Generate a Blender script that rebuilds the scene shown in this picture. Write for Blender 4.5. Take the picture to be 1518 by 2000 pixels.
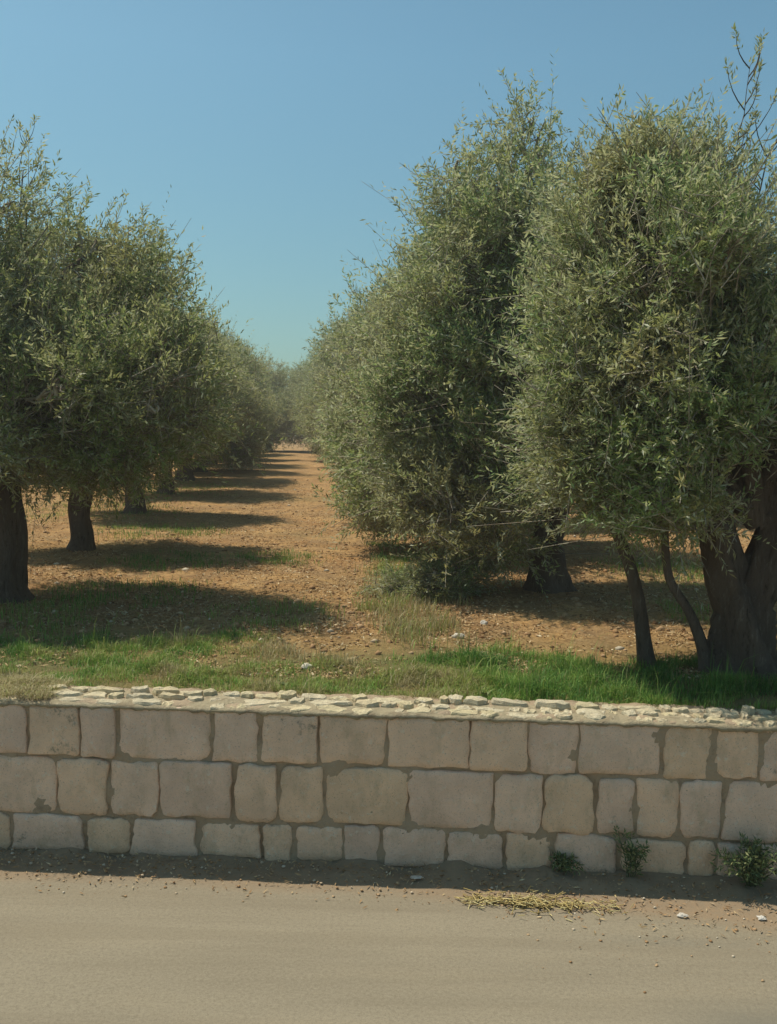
import bpy, math, random
import numpy as np
from mathutils import Vector, Matrix, noise

for o in list(bpy.data.objects): bpy.data.objects.remove(o)
S = bpy.context.scene
C = S.collection
R = math.radians

# ------------------------------------------------------------------ camera
CAM_H = 2.21
cam = bpy.data.objects.new('camera', bpy.data.cameras.new('camera'))
C.objects.link(cam)
cam.data.sensor_fit = 'VERTICAL'; cam.data.sensor_height = 24.0; cam.data.lens = 22.8
cam.data.clip_start = 0.05; cam.data.clip_end = 3000
cam.location = (0, 0, CAM_H)
cam.rotation_euler = (Matrix.Rotation(R(90 - 4.45), 3, 'X') @ Matrix.Rotation(R(1.0), 3, 'Z')).to_euler()
S.camera = cam

# ------------------------------------------------------------------ sky and sun
SUNV = Vector((-0.47, 0.27, 1.0)).normalized()
ELEV = math.asin(SUNV.z)
W = bpy.data.worlds.new('World'); S.world = W; W.use_nodes = True
nt = W.node_tree; nt.nodes.clear()
sky = nt.nodes.new('ShaderNodeTexSky'); sky.sky_type = 'NISHITA'; sky.sun_disc = False
sky.sun_elevation = ELEV
sky.sun_rotation = math.atan2(SUNV.x, SUNV.y)
sky.air_density = 1.0; sky.dust_density = 1.2; sky.ozone_density = 1.0; sky.altitude = 100
bg = nt.nodes.new('ShaderNodeBackground'); bg.inputs['Strength'].default_value = 0.118
wo = nt.nodes.new('ShaderNodeOutputWorld')
tn = nt.nodes.new('ShaderNodeMix'); tn.data_type = 'RGBA'; tn.blend_type = 'MULTIPLY'; tn.inputs[0].default_value = 1.0
tn.inputs[7].default_value = (0.735, 1.02, 0.92, 1)          # the photograph's white balance: a slightly green, milky blue
tc = nt.nodes.new('ShaderNodeTexCoord'); sx = nt.nodes.new('ShaderNodeSeparateXYZ'); mr = nt.nodes.new('ShaderNodeMapRange')
nt.links.new(tc.outputs['Generated'], sx.inputs[0]); nt.links.new(sx.outputs['Z'], mr.inputs['Value'])
mr.inputs['From Min'].default_value = 0.0; mr.inputs['From Max'].default_value = 0.35; mr.inputs['To Min'].default_value = 0.68; mr.inputs['To Max'].default_value = 1.0
vm = nt.nodes.new('ShaderNodeVectorMath'); vm.operation = 'SCALE'; nt.links.new(tn.outputs[2], vm.inputs[0]); nt.links.new(mr.outputs[0], vm.inputs['Scale'])
nt.links.new(sky.outputs[0], tn.inputs[6]); nt.links.new(vm.outputs[0], bg.inputs['Color']); nt.links.new(bg.outputs[0], wo.inputs['Surface'])
sd = bpy.data.lights.new('sun', 'SUN'); sd.energy = 4.5; sd.angle = R(0.6); sd.color = (1.0, 0.93, 0.80)
sun = bpy.data.objects.new('sun', sd); C.objects.link(sun)
sun.rotation_euler = SUNV.to_track_quat('Z', 'Y').to_euler()
sun.location = (-20, 10, 40)
S.view_settings.view_transform = 'Standard'; S.view_settings.look = 'None'
S.view_settings.exposure = 0.0; S.view_settings.gamma = 1.0; S.view_settings.use_curve_mapping = False
S.render.engine = 'CYCLES'
S.cycles.max_bounces = 8; S.cycles.diffuse_bounces = 6; S.cycles.transmission_bounces = 4

# ------------------------------------------------------------------ material helpers
class NT:
    def __init__(s, name):
        s.m = bpy.data.materials.new(name); s.m.use_nodes = True
        s.t = s.m.node_tree; s.t.nodes.clear()
        s.out = s.n('ShaderNodeOutputMaterial')
        s.p = s.n('ShaderNodeBsdfPrincipled')
        s.l(s.p.outputs[0], s.out.inputs['Surface'])
        s.geo = s.n('ShaderNodeNewGeometry')
        s.pos = s.geo.outputs['Position']
    def n(s, k, **kw):
        x = s.t.nodes.new(k)
        for a, b in kw.items(): setattr(x, a, b)
        return x
    def l(s, a, b): s.t.links.new(a, b)
    def noise(s, scale, detail=4, rough=0.55, vec=None, stretch=None):
        x = s.n('ShaderNodeTexNoise'); x.inputs['Scale'].default_value = scale
        x.inputs['Detail'].default_value = detail; x.inputs['Roughness'].default_value = rough
        v = vec or s.pos
        if stretch:
            mp = s.n('ShaderNodeMapping'); mp.inputs['Scale'].default_value = stretch
            s.l(v, mp.inputs['Vector']); v = mp.outputs[0]
        s.l(v, x.inputs['Vector'])
        return x.outputs[0]
    def ramp(s, f, stops):
        r = s.n('ShaderNodeValToRGB'); e = r.color_ramp.elements
        while len(e) < len(stops): e.new(0.5)
        for i, (p, c) in enumerate(stops):
            e[i].position = p
            e[i].color = (c, c, c, 1) if isinstance(c, (int, float)) else (*c, 1)
        s.l(f, r.inputs[0]); return r.outputs[0]
    def mix(s, f, a, b, mode='MIX'):
        x = s.n('ShaderNodeMix', data_type='RGBA', blend_type=mode)
        for i, v in ((0, f), (6, a), (7, b)):
            if hasattr(v, 'links'): s.l(v, x.inputs[i])
            elif i == 0: x.inputs[0].default_value = v
            else: x.inputs[i].default_value = (*v, 1)
        return x.outputs[2]
    def math(s, op, a, b=0.0):
        x = s.n('ShaderNodeMath', operation=op)
        for i, v in ((0, a), (1, b)):
            if hasattr(v, 'links'): s.l(v, x.inputs[i])
            else: x.inputs[i].default_value = v
        return x.outputs[0]
    def bump(s, h, strength=0.5, dist=0.01, normal=None):
        b = s.n('ShaderNodeBump'); b.inputs['Strength'].default_value = strength
        b.inputs['Distance'].default_value = dist; s.l(h, b.inputs['Height'])
        if normal: s.l(normal, b.inputs['Normal'])
        return b.outputs[0]
    def attr(s, name):
        a = s.n('ShaderNodeAttribute'); a.attribute_name = name; return a.outputs['Fac']
    def fin(s, col, rough=0.9, nrm=None, spec=0.3):
        if hasattr(col, 'links'): s.l(col, s.p.inputs['Base Color'])
        else: s.p.inputs['Base Color'].default_value = (*col, 1)
        s.p.inputs['Roughness'].default_value = rough
        s.p.inputs['Specular IOR Level'].default_value = spec
        if nrm: s.l(nrm, s.p.inputs['Normal'])
        return s.m

def m_stone(name, base, var):
    s = NT(name)
    oi = s.n('ShaderNodeObjectInfo')
    off = s.n('ShaderNodeVectorMath', operation='ADD'); s.l(s.pos, off.inputs[0])
    cmb = s.n('ShaderNodeCombineXYZ'); r10 = s.math('MULTIPLY', oi.outputs['Random'], 40.0)
    s.l(r10, cmb.inputs[0]); s.l(r10, cmb.inputs[2]); s.l(cmb.outputs[0], off.inputs[1])
    v = off.outputs[0]
    n1 = s.noise(4.5, 5, 0.6, v); n2 = s.noise(28, 6, 0.7, v); n3 = s.noise(140, 4, 0.7, v)
    n4 = s.noise(9, 6, 0.75, v, (1, 1, 0.45))
    lo = tuple(c * (1 - var) for c in base); hi = tuple(min(1, c * (1 + var)) for c in base)
    c = s.mix(s.ramp(n1, [(0.3, 0), (0.72, 1)]), lo, hi)
    tone = s.ramp(oi.outputs['Random'], [(0.0, (0.93, 0.90, 0.90)), (0.35, (1.0, 0.98, 0.98)), (0.7, (1.03, 0.98, 0.90)), (1.0, (0.94, 0.90, 0.80))])
    c = s.mix(1.0, c, tone, 'MULTIPLY')
    c = s.mix(s.ramp(n4, [(0.50, 0), (0.66, 0.55)]), c, (0.54, 0.41, 0.26))      # earthy stains
    c = s.mix(s.ramp(n2, [(0.58, 0), (0.66, 0.55)]), c, (0.82, 0.75, 0.62))       # pale chips
    c = s.mix(s.ramp(n3, [(0.30, 0.7), (0.43, 0)]), c, (0.22, 0.17, 0.12))
    n5 = s.noise(2.2, 7, 0.8, v); c = s.mix(s.ramp(n5, [(0.33, 0.8), (0.38, 0)]), c, (0.27, 0.22, 0.16))       # pits
    h = s.math('ADD', s.math('MULTIPLY', n2, 1.0), s.math('MULTIPLY', n3, 0.35))
    nm = s.bump(h, 0.9, 0.02)
    return s.fin(c, 0.92, nm, 0.2)

def m_mortar():
    s = NT('mortar')
    n1 = s.noise(6, 5, 0.6); n2 = s.noise(60, 6, 0.7); n3 = s.noise(18, 5, 0.7)
    c = s.mix(n1, (0.37, 0.27, 0.175), (0.50, 0.385, 0.26))
    c = s.mix(s.ramp(n3, [(0.55, 0), (0.7, 0.6)]), c, (0.20, 0.15, 0.10))
    c = s.mix(s.ramp(n2, [(0.6, 0), (0.75, 0.5)]), c, (0.58, 0.49, 0.36))
    return s.fin(c, 0.95, s.bump(s.math('ADD', n2, n3), 0.8, 0.02), 0.15)

def m_bark():
    s = NT('olive_bark')
    n1 = s.noise(5, 5, 0.6, None, (1, 1, 0.35)); n2 = s.noise(26, 6, 0.75, None, (1, 1, 0.22)); n3 = s.noise(90, 4, 0.7)
    c = s.mix(n1, (0.095, 0.066, 0.049), (0.235, 0.175, 0.13))
    c = s.mix(s.ramp(n2, [(0.55, 0), (0.72, 0.6)]), c, (0.38, 0.32, 0.255))
    c = s.mix(s.ramp(n2, [(0.3, 0.85), (0.45, 0)]), c, (0.028, 0.02, 0.015))
    return s.fin(c, 0.95, s.bump(s.math('ADD', s.math('MULTIPLY', n2, 1.5), s.math('MULTIPLY', n3, 0.4)), 1.0, 0.03), 0.15)

def m_twig():
    s = NT('olive_twig')
    n1 = s.noise(8, 3)
    return s.fin(s.mix(s.ramp(n1, [(0.4, 0), (0.65, 1)]), (0.17, 0.13, 0.095), (0.52, 0.46, 0.36)), 0.9, None, 0.2)

def m_leaf(name, dark, light, under, dry):
    s = NT(name)
    t = s.attr('tint')
    cl = s.attr('clump')
    top = s.mix(t, dark, light)
    top = s.mix(s.ramp(cl, [(0.25, 0), (1.0, 0.55)]), top, dry)
    big = s.ramp(s.noise(1.1, 3, 0.6), [(0.42, 0), (0.60, 1)])
    top = s.mix(1.0, top, s.mix(big, (0.78, 1.06, 0.80), (1.12, 0.98, 0.95)), 'MULTIPLY')
    un = s.mix(t, tuple(c * 0.75 for c in under), under)
    c = s.mix(s.geo.outputs['Backfacing'], top, un)
    c = s.mix(s.ramp(t, [(0.94, 0), (0.97, 0.75)]), c, (0.34, 0.28, 0.17))   # a few yellowed leaves
    s.fin(c, 0.52, None, 0.4)
    tr = s.n('ShaderNodeBsdfTranslucent'); s.l(s.mix(0.5, c, (0.42, 0.42, 0.14)), tr.inputs['Color'])
    mx = s.n('ShaderNodeMixShader'); mx.inputs[0].default_value = 0.46
    s.l(s.p.outputs[0], mx.inputs[1]); s.l(tr.outputs[0], mx.inputs[2]); s.l(mx.outputs[0], s.out.inputs['Surface'])
    return s.m

def m_grass():
    s = NT('grass_blades')
    t = s.attr('tint')
    c = s.ramp(t, [(0.0, (0.065, 0.160, 0.026)), (0.35, (0.17, 0.32, 0.052)), (0.6, (0.34, 0.39, 0.09)), (0.8, (0.33, 0.28, 0.12)), (1.0, (0.48, 0.40, 0.22))])
    s.fin(c, 0.6, None, 0.3)
    tr = s.n('ShaderNodeBsdfTranslucent'); s.l(c, tr.inputs['Color'])
    mx = s.n('ShaderNodeMixShader'); mx.inputs[0].default_value = 0.3
    s.l(s.p.outputs[0], mx.inputs[1]); s.l(tr.outputs[0], mx.inputs[2]); s.l(mx.outputs[0], s.out.inputs['Surface'])
    return s.m

def m_tint(name, stops, rough=0.9):
    s = NT(name)
    return s.fin(s.ramp(s.attr('tint'), stops), rough, None, 0.2)

def m_soil():
    s = NT('orchard_soil')
    n0 = s.noise(0.35, 3); n1 = s.noise(1.3, 5, 0.6); n2 = s.noise(9, 6, 0.7); n3 = s.noise(60, 6, 0.75); n4 = s.noise(3.2, 6, 0.7)
    c = s.mix(s.ramp(n1, [(0.35, 0), (0.65, 1)]), (0.42, 0.225, 0.085), (0.57, 0.35, 0.145))
    c = s.mix(s.ramp(n4, [(0.5, 0), (0.7, 0.5)]), c, (0.46, 0.33, 0.19))
    c = s.mix(s.ramp(n2, [(0.34, 0.75), (0.5, 0)]), c, (0.17, 0.09, 0.042))
    c = s.mix(s.ramp(n3, [(0.56, 0), (0.68, 0.7)]), c, (0.56, 0.42, 0.25))
    n8 = s.noise(2.1, 6, 0.75); c = s.mix(s.ramp(n8, [(0.42, 0), (0.60, 0.65)]), c, (0.29, 0.185, 0.095))
    n9 = s.noise(26, 5, 0.8); c = s.mix(s.ramp(n9, [(0.36, 0.8), (0.47, 0)]), c, (0.14, 0.08, 0.04)); c = s.mix(s.ramp(n9, [(0.57, 0), (0.66, 0.5)]), c, (0.62, 0.46, 0.26))
    # mossy green under the grass strip next to the wall and in patches under the trees
    g = s.attr('green')
    gf = s.math('MULTIPLY', g, s.ramp(s.math('ADD', s.math('MULTIPLY', n4, 0.6), s.math('MULTIPLY', n2, 0.4)), [(0.3, 0.25), (0.55, 1)]))
    c = s.mix(gf, c, s.mix(n2, (0.12, 0.13, 0.045), (0.24, 0.21, 0.09)))
    h = s.math('ADD', s.math('MULTIPLY', n2, 1.0), s.math('MULTIPLY', n3, 0.5))
    return s.fin(c, 0.97, s.bump(h, 1.0, 0.04), 0.1)

def m_road():
    s = NT('dusty_asphalt')
    n1 = s.noise(0.8, 5, 0.6, None, (0.35, 1.4, 1)); n2 = s.noise(3, 5, 0.6, None, (0.3, 1.5, 1)); n3 = s.noise(160, 4, 0.8); n4 = s.noise(35, 5, 0.7)
    n5 = s.noise(1.1, 4, 0.65, None, (0.5, 1.6, 1))
    c = s.mix(s.ramp(n1, [(0.3, 0), (0.7, 1)]), (0.245, 0.205, 0.142), (0.305, 0.258, 0.180))
    c = s.mix(s.ramp(n2, [(0.5, 0), (0.75, 0.35)]), c, (0.32, 0.26, 0.17))
    c = s.mix(s.ramp(n3, [(0.35, 0.45), (0.5, 0)]), c, (0.14, 0.115, 0.08))
    c = s.mix(s.ramp(n3, [(0.62, 0), (0.74, 0.35)]), c, (0.40, 0.35, 0.26))
    n6 = s.noise(60, 5, 0.8); c = s.mix(s.ramp(n6, [(0.40, 0.30), (0.5, 0), (0.6, 0)]), c, (0.13, 0.105, 0.072)); c = s.mix(s.ramp(n6, [(0.55, 0), (0.68, 0.35)]), c, (0.40, 0.35, 0.25))
    n7 = s.noise(2.2, 6, 0.65, None, (0.16, 2.6, 1)); c = s.mix(s.ramp(n7, [(0.40, 0.32), (0.55, 0)]), c, (0.19, 0.155, 0.105))
    d = s.attr('dirt')
    df = s.math('MULTIPLY', d, s.ramp(n4, [(0.3, 0.5), (0.6, 1)]))
    c = s.mix(df, c, s.mix(n4, (0.22, 0.15, 0.09), (0.33, 0.24, 0.15)))
    st = s.attr('shade_and_streak')  # shade painted darker into the asphalt colour, plus a fainter dark streak
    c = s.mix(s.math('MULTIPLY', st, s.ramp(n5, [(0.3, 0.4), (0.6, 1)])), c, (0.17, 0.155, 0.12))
    return s.fin(c, 0.93, s.bump(s.math('ADD', n3, n4), 0.5, 0.006), 0.2)

M = {}
M['stone'] = m_stone('limestone', (0.86, 0.635, 0.465), 0.15)
M['cap'] = m_stone('pale_limestone', (0.64, 0.56, 0.38), 0.15)
M['mortar'] = m_mortar()
def m_coping():
    s = NT('coping_mortar')
    n1 = s.noise(5, 5, 0.6); n2 = s.noise(40, 6, 0.75); n3 = s.noise(13, 6, 0.7)
    c = s.mix(n1, (0.36, 0.29, 0.18), (0.46, 0.385, 0.255))
    c = s.mix(s.ramp(n3, [(0.5, 0), (0.62, 0.75)]), c, (0.27, 0.205, 0.13))
    c = s.mix(s.ramp(n2, [(0.58, 0), (0.7, 0.5)]), c, (0.58, 0.50, 0.35))
    return s.fin(c, 0.95, s.bump(s.math('ADD', n2, n3), 0.9, 0.02), 0.15)
M['coping'] = m_coping()
M['bark'] = m_bark(); M['twig'] = m_twig()
M['leafR'] = m_leaf('olive_leaf_grey', (0.18, 0.215, 0.082), (0.40, 0.435, 0.20), (0.61, 0.63, 0.42), (0.31, 0.27, 0.13))
M['leafL'] = m_leaf('olive_leaf_green', (0.165, 0.195, 0.065), (0.35, 0.38, 0.15), (0.54, 0.55, 0.33), (0.29, 0.235, 0.105))
M['leafDry'] = m_leaf('dry_scrub_leaf', (0.15, 0.13, 0.06), (0.30, 0.26, 0.14), (0.46, 0.42, 0.28), (0.36, 0.27, 0.14))
M['grass'] = m_grass()
M['soil'] = m_soil(); M['road'] = m_road()
M['clod'] = m_tint('clods', [(0, (0.20, 0.105, 0.048)), (0.5, (0.38, 0.225, 0.11)), (0.85, (0.48, 0.33, 0.19)), (1, (0.58, 0.50, 0.38))])
M['litter'] = m_tint('dry_leaves', [(0, (0.13, 0.075, 0.035)), (0.4, (0.34, 0.20, 0.09)), (0.75, (0.52, 0.38, 0.20)), (1, (0.66, 0.56, 0.38))])
M['straw'] = m_tint('straw', [(0, (0.26, 0.18, 0.07)), (0.5, (0.46, 0.35, 0.13)), (1, (0.66, 0.56, 0.28))])
M['weed'] = m_tint('weed_leaf', [(0, (0.07, 0.10, 0.04)), (0.6, (0.13, 0.17, 0.06)), (1, (0.30, 0.30, 0.14))])
M['rock'] = m_stone('white_pebble', (0.70, 0.66, 0.58), 0.1)

# ------------------------------------------------------------------ mesh helpers
def tag(o, label=None, cat=None, group=None, kind=None):
    if label: o['label'] = label
    if cat: o['category'] = cat
    if group: o['group'] = group
    if kind: o['kind'] = kind
    return o

def link(name, me, mat=None, parent=None, loc=(0, 0, 0)):
    o = bpy.data.objects.new(name, me); C.objects.link(o); o.location = loc
    if mat and me is not None and not me.materials: me.materials.append(mat)
    if parent: o.parent = parent
    return o

def empty(name, loc, rz=0.0):
    o = bpy.data.objects.new(name, None); C.objects.link(o); o.location = loc; o.rotation_euler = (0, 0, rz)
    o.empty_display_size = 0.3
    return o

def npmesh(name, V, F, attrs=None, smooth=False):
    """V (n,3), F (m,k) equal-size faces"""
    me = bpy.data.meshes.new(name)
    V = np.asarray(V, np.float32); F = np.asarray(F, np.int32); m, k = F.shape
    me.vertices.add(len(V)); me.vertices.foreach_set('co', V.ravel())
    me.loops.add(m * k); me.loops.foreach_set('vertex_index', F.ravel())
    me.polygons.add(m); me.polygons.foreach_set('loop_start', np.arange(0, m * k, k, dtype=np.int32))
    if smooth: me.polygons.foreach_set('use_smooth', np.ones(m, bool))
    for nm, (dom, arr) in (attrs or {}).items():
        a = me.attributes.new(nm, 'FLOAT', dom); a.data.foreach_set('value', np.asarray(arr, np.float32))
    me.update(calc_edges=True)
    return me

def nrm(a): return a / np.maximum(np.linalg.norm(a, axis=-1, keepdims=True), 1e-9)

class Tubes:
    """collects tapered tubes, builds one mesh"""
    def __init__(s): s.V = []; s.F = []; s.n = 0
    def add(s, pts, rad, sides=5):
        pts = [Vector(p) for p in pts]; rings = []
        up = Vector((0.31, 0.77, 0.2)).normalized()
        for i, p in enumerate(pts):
            d = (pts[min(i + 1, len(pts) - 1)] - pts[max(i - 1, 0)]).normalized()
            a = d.cross(up)
            if a.length < 0.1: a = d.cross(Vector((1, 0, 0)))
            a.normalize(); b = d.cross(a)
            r = rad[i]
            for k in range(sides):
                t = 2 * math.pi * k / sides
                s.V.append(tuple(p + (a * math.cos(t) + b * math.sin(t)) * r))
        for i in range(len(pts) - 1):
            for k in range(sides):
                a0 = s.n + i * sides + k; a1 = s.n + i * sides + (k + 1) % sides
                s.F.append((a0, a1, a1 + sides, a0 + sides))
        s.n += len(pts) * sides
    def mesh(s, name): return npmesh(name, np.array(s.V), np.array(s.F), smooth=True)

def curve_pts(a, b, n, wob, rng, sag=0.0):
    a = np.array(a, float); b = np.array(b, float); L = np.linalg.norm(b - a)
    o1 = rng.normal(0, wob * L, 3); o2 = rng.normal(0, wob * L, 3)
    out = []
    for i in range(n + 1):
        t = i / n
        p = a * (1 - t) + b * t + o1 * math.sin(math.pi * t) + o2 * math.sin(2 * math.pi * t) * 0.6
        p[2] += sag * math.sin(math.pi * t)
        out.append(p)
    return out

def trunk_mesh(name, path, rads, seed, sides=26, sub=5, gnarl=0.22, flare_k=1.0):
    """gnarled trunk: path of points with radii, ridged and twisted"""
    P = [Vector(p) for p in path]; pts = []; rr = []
    for i in range(len(P) - 1):
        for k in range(sub):
            t = k / sub; pts.append(P[i].lerp(P[i + 1], t)); rr.append(rads[i] * (1 - t) + rads[i + 1] * t)
    pts.append(P[-1]); rr.append(rads[-1])
    # smooth path
    for _ in range(2):
        pts = [pts[0]] + [(pts[i - 1] + pts[i] * 2 + pts[i + 1]) / 4 for i in range(1, len(pts) - 1)] + [pts[-1]]
    V = []; F = []; n = len(pts)
    for i, p in enumerate(pts):
        d = (pts[min(i + 1, n - 1)] - pts[max(i - 1, 0)]).normalized()
        a = d.cross(Vector((0, 1, 0.01))).normalized(); b = d.cross(a)
        for k in range(sides):
            th = 2 * math.pi * k / sides; tw = th + i * 0.06
            q = Vector((math.cos(tw) * 1.7, math.sin(tw) * 1.7, p.z * 0.9 + seed * 7.3))
            f = 1 + gnarl * noise.noise(q) * 1.6 + gnarl * 0.55 * noise.noise(q * 2.9) + gnarl * 0.3 * math.sin(5 * tw + seed) + gnarl * 0.35 * abs(noise.noise(Vector((math.cos(tw) * 6, math.sin(tw) * 6, p.z * 2.2 + seed)))) 
            flare = math.exp(-max(0, p.z - pts[0].z) * 7) * (0.35 + 0.35 * max(0, math.sin(3 * th + seed * 2))) * flare_k
            V.append(tuple(p + (a * math.cos(th) + b * math.sin(th)) * rr[i] * (f + flare)))
    for i in range(n - 1):
        for k in range(sides):
            a0 = i * sides + k; a1 = i * sides + (k + 1) % sides
            F.append((a0, a1, a1 + sides, a0 + sides))
    return npmesh(name, np.array(V), np.array(F), smooth=True)

# ------------------------------------------------------------------ foliage
def foliage(name, B, D, Ln, per, L, Wd, rng, clump, droop=0.25):
    """leaf sprays: twig bases B, unit dirs D, lengths Ln; opposite leaves along every twig"""
    N = len(B)
    t = (np.arange(per) + rng.random((N, per)) * 0.8) / per
    base = B[:, None, :] + D[:, None, :] * (Ln[:, None] * t)[..., None]
    base[..., 2] -= droop * np.minimum(Ln[:, None] * t, 0.4) ** 2 * 1.6
    Dd = np.repeat(D[:, None, :], per, 1)
    rnd = nrm(rng.normal(size=(N, per, 3)))
    perp = nrm(np.cross(Dd, rnd))
    ax = nrm(Dd * 0.75 + perp * 0.85 + rng.normal(0, 0.22, (N, per, 3)))
    side = nrm(np.cross(ax, nrm(Dd + rng.normal(0, 0.7, (N, per, 3)))))
    l = L * (0.6 + 0.6 * rng.random((N, per, 1))); w = Wd * (0.75 + 0.5 * rng.random((N, per, 1)))
    nn = np.cross(ax, side)
    p0 = base; p1 = base + ax * l * 0.5 + side * w * 0.5 + nn * l * 0.03
    p2 = base + ax * l - nn * l * 0.06; p3 = base + ax * l * 0.5 - side * w * 0.5 + nn * l * 0.03
    V = np.stack([p0, p1, p2, p3], 2).reshape(-1, 3)
    K = N * per
    F = np.arange(K * 4, dtype=np.int32).reshape(K, 4)
    tint = rng.random(K); cl = np.repeat(clump, per)
    return npmesh(name, V, F, {'tint': ('FACE', tint), 'clump': ('FACE', cl)})

def crown(name, lobes, ntwig, per, leafL, leafW, seed, clump_gap=0.42, fork=(0, 0, 1.3), twig_len=(0.16, 0.34), sparse=None, twigs=True, limb_r=0.075, zmin=0.3, thinframe=1.0, clear=None):
    """returns (foliage mesh, twig mesh, list of limb meshes). lobes: (cx,cy,cz, rx,ry,rz, density)"""
    rng = np.random.default_rng(seed)
    cents = []; outs = []; dens = []; owner = []
    main = list(lobes)
    for lb in main:                                  # smaller boughs budding from every main one: an uneven outline
        dn0 = lb[6] if len(lb) > 6 else 1.0
        for _ in range(4):
            d0 = rng.normal(size=3); d0[2] = d0[2] * 0.8 + 0.25; d0 /= np.linalg.norm(d0)
            f0 = rng.uniform(0.85, 1.08); k0 = rng.uniform(0.22, 0.42)
            lobes = lobes + [(lb[0] + d0[0] * lb[3] * f0, lb[1] + d0[1] * lb[4] * f0, lb[2] + d0[2] * lb[5] * f0, lb[3] * k0, lb[4] * k0, lb[5] * k0 * rng.uniform(0.9, 1.6), dn0 * rng.uniform(0.5, 1))]
    Lb = [np.array(l[:6], float) for l in lobes]
    for li, lb in enumerate(lobes):
        c = np.array(lb[:3]); r = np.array(lb[3:6]); dn = lb[6] if len(lb) > 6 else 1.0
        area = 4 * math.pi * ((r[0] * r[1]) ** 1.6 + (r[0] * r[2]) ** 1.6 + (r[1] * r[2]) ** 1.6) ** (1 / 1.6) / 3 ** (1 / 1.6)
        k = int(area / (clump_gap ** 2) * 1.25 * min(dn, 1.0)) + 3
        d = nrm(rng.normal(size=(k, 3)))
        rad = np.where(rng.random(k) < 0.72, 0.72 + 0.36 * rng.random(k), 0.25 + 0.5 * rng.random(k))
        p = c + d * r * rad[:, None]
        keep = p[:, 2] > zmin
        if clear: keep &= ~((p[:, 0] > clear[0]) & (p[:, 2] < clear[1]) & (p[:, 1] < clear[2]))
        for lj, l2 in enumerate(Lb):
            if lj == li: continue
            q = (p - l2[:3]) / l2[3:6]
            keep &= (np.sum(q * q, 1) > 0.35) | (rng.random(k) < 0.18)
        p = p[keep]; d = d[keep]
        cents.append(p); outs.append(nrm(d / r)); dens.append(np.full(len(p), dn)); owner += [li] * len(p)
    cents = np.concatenate(cents); outs = np.concatenate(outs); dens = np.concatenate(dens); owner = np.array(owner)
    nc = len(cents)
    size = 0.45 + 1.1 * rng.random(nc) ** 1.3
    wgt = size ** 2 * dens; wgt /= wgt.sum()
    pick = rng.choice(nc, ntwig, p=wgt)
    sg = clump_gap * 0.33 * size[pick]
    B = cents[pick] + rng.normal(size=(ntwig, 3)) * sg[:, None] * np.array([1, 1, 0.85])
    up = np.array([0, 0, 1.0])
    o = outs[pick]
    sideways = np.clip(1 - np.abs(o[:, 2:3]), 0, 1)
    D = nrm(o * 0.75 + up * (0.55 - 0.75 * sideways * (rng.random((ntwig, 1)) < 0.5)) + rng.normal(0, 0.42, (ntwig, 3)))
    Ln = rng.uniform(twig_len[0], twig_len[1], ntwig)
    wisp = rng.random(ntwig) < 0.045                   # long upright or hanging shoots that fray the outline
    Ln[wisp] *= rng.uniform(1.6, 2.6, int(wisp.sum()))
    D[wisp] = nrm(o[wisp] * 0.9 + up * 0.7 + rng.normal(0, 0.25, (int(wisp.sum()), 3)))
    B[:, 2] = np.where(B[:, 2] < zmin, np.minimum(2 * zmin - B[:, 2], zmin + 0.3), B[:, 2])
    clv = rng.random(nc)
    fm = foliage(name + '_foliage', B, D, Ln, per, leafL, leafW, rng, clv[pick])
    # woody framework
    T = Tubes(); limbs = []
    f = np.array(fork)
    for li, lb in enumerate(lobes):
        c = np.array(lb[:3])
        path = curve_pts(f - np.array([0, 0, 0.08]), c, 6, 0.05, rng, sag=0.12)
        r0 = limb_r * (0.75 + 0.5 * rng.random())
        rads = [r0 * (1 - 0.72 * i / 6) for i in range(7)]
        if li < len(main): lt = Tubes(); lt.add(path, rads, 8); limbs.append(lt.mesh(name + '_limb'))
        else: path = curve_pts(Lb[(li - len(main)) // 4][:3], c, 6, 0.05, rng)
        mine = np.where(owner == li)[0]
        for ci in mine:
            if rng.random() > thinframe: continue
            st = path[int(rng.integers(2, 7))]
            pp = curve_pts(st, cents[ci], 4, 0.07, rng, sag=0.04)
            rb = 0.007 + 0.010 * size[ci]
            T.add(pp, [rb * (1 - 0.75 * i / 4) for i in range(5)], 4)
    if twigs:
        idx = rng.choice(ntwig, int(ntwig * 0.5), replace=False)
        b = B[idx]; d = D[idx]; ln = Ln[idx][:, None]
        e = b + d * ln * rng.uniform(0.8, 1.35, (len(idx), 1)); e[:, 2] -= 0.4 * (ln[:, 0]) ** 2
        s0 = b - d * ln * 0.6
        a = nrm(np.cross(d, rng.normal(size=d.shape))); c2 = np.cross(d, a)
        base = T.n; nV = []
        for P_, r_ in ((s0, 0.0040), (e, 0.0016)):
            for k in range(3):
                th = 2 * math.pi * k / 3
                nV.append(P_ + (a * math.cos(th) + c2 * math.sin(th)) * r_)
        A = np.stack(nV, 1).reshape(-1, 3); q = np.arange(len(idx))[:, None] * 6
        Fq = np.concatenate([q + np.array([[k, (k + 1) % 3, 3 + (k + 1) % 3, 3 + k]]) for k in range(3)], 0) + base
        V = np.concatenate([np.array(T.V), A]); F = np.concatenate([np.array(T.F), Fq])
        tm = npmesh(name + '_twigs', V, F, smooth=True)
    else:
        tm = T.mesh(name + '_twigs')
    return fm, tm, limbs

def wall_frame():
    a = R(3.2)
    return Vector((0, 4.825, 0)), Vector((math.cos(a), -math.sin(a), 0)), Vector((math.sin(a), math.cos(a), 0))
WO, WU, WV = wall_frame(); WA = -R(3.2)
def wp(u, v, z=0.0): return WO + WU * u + WV * v + Vector((0, 0, z))

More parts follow.
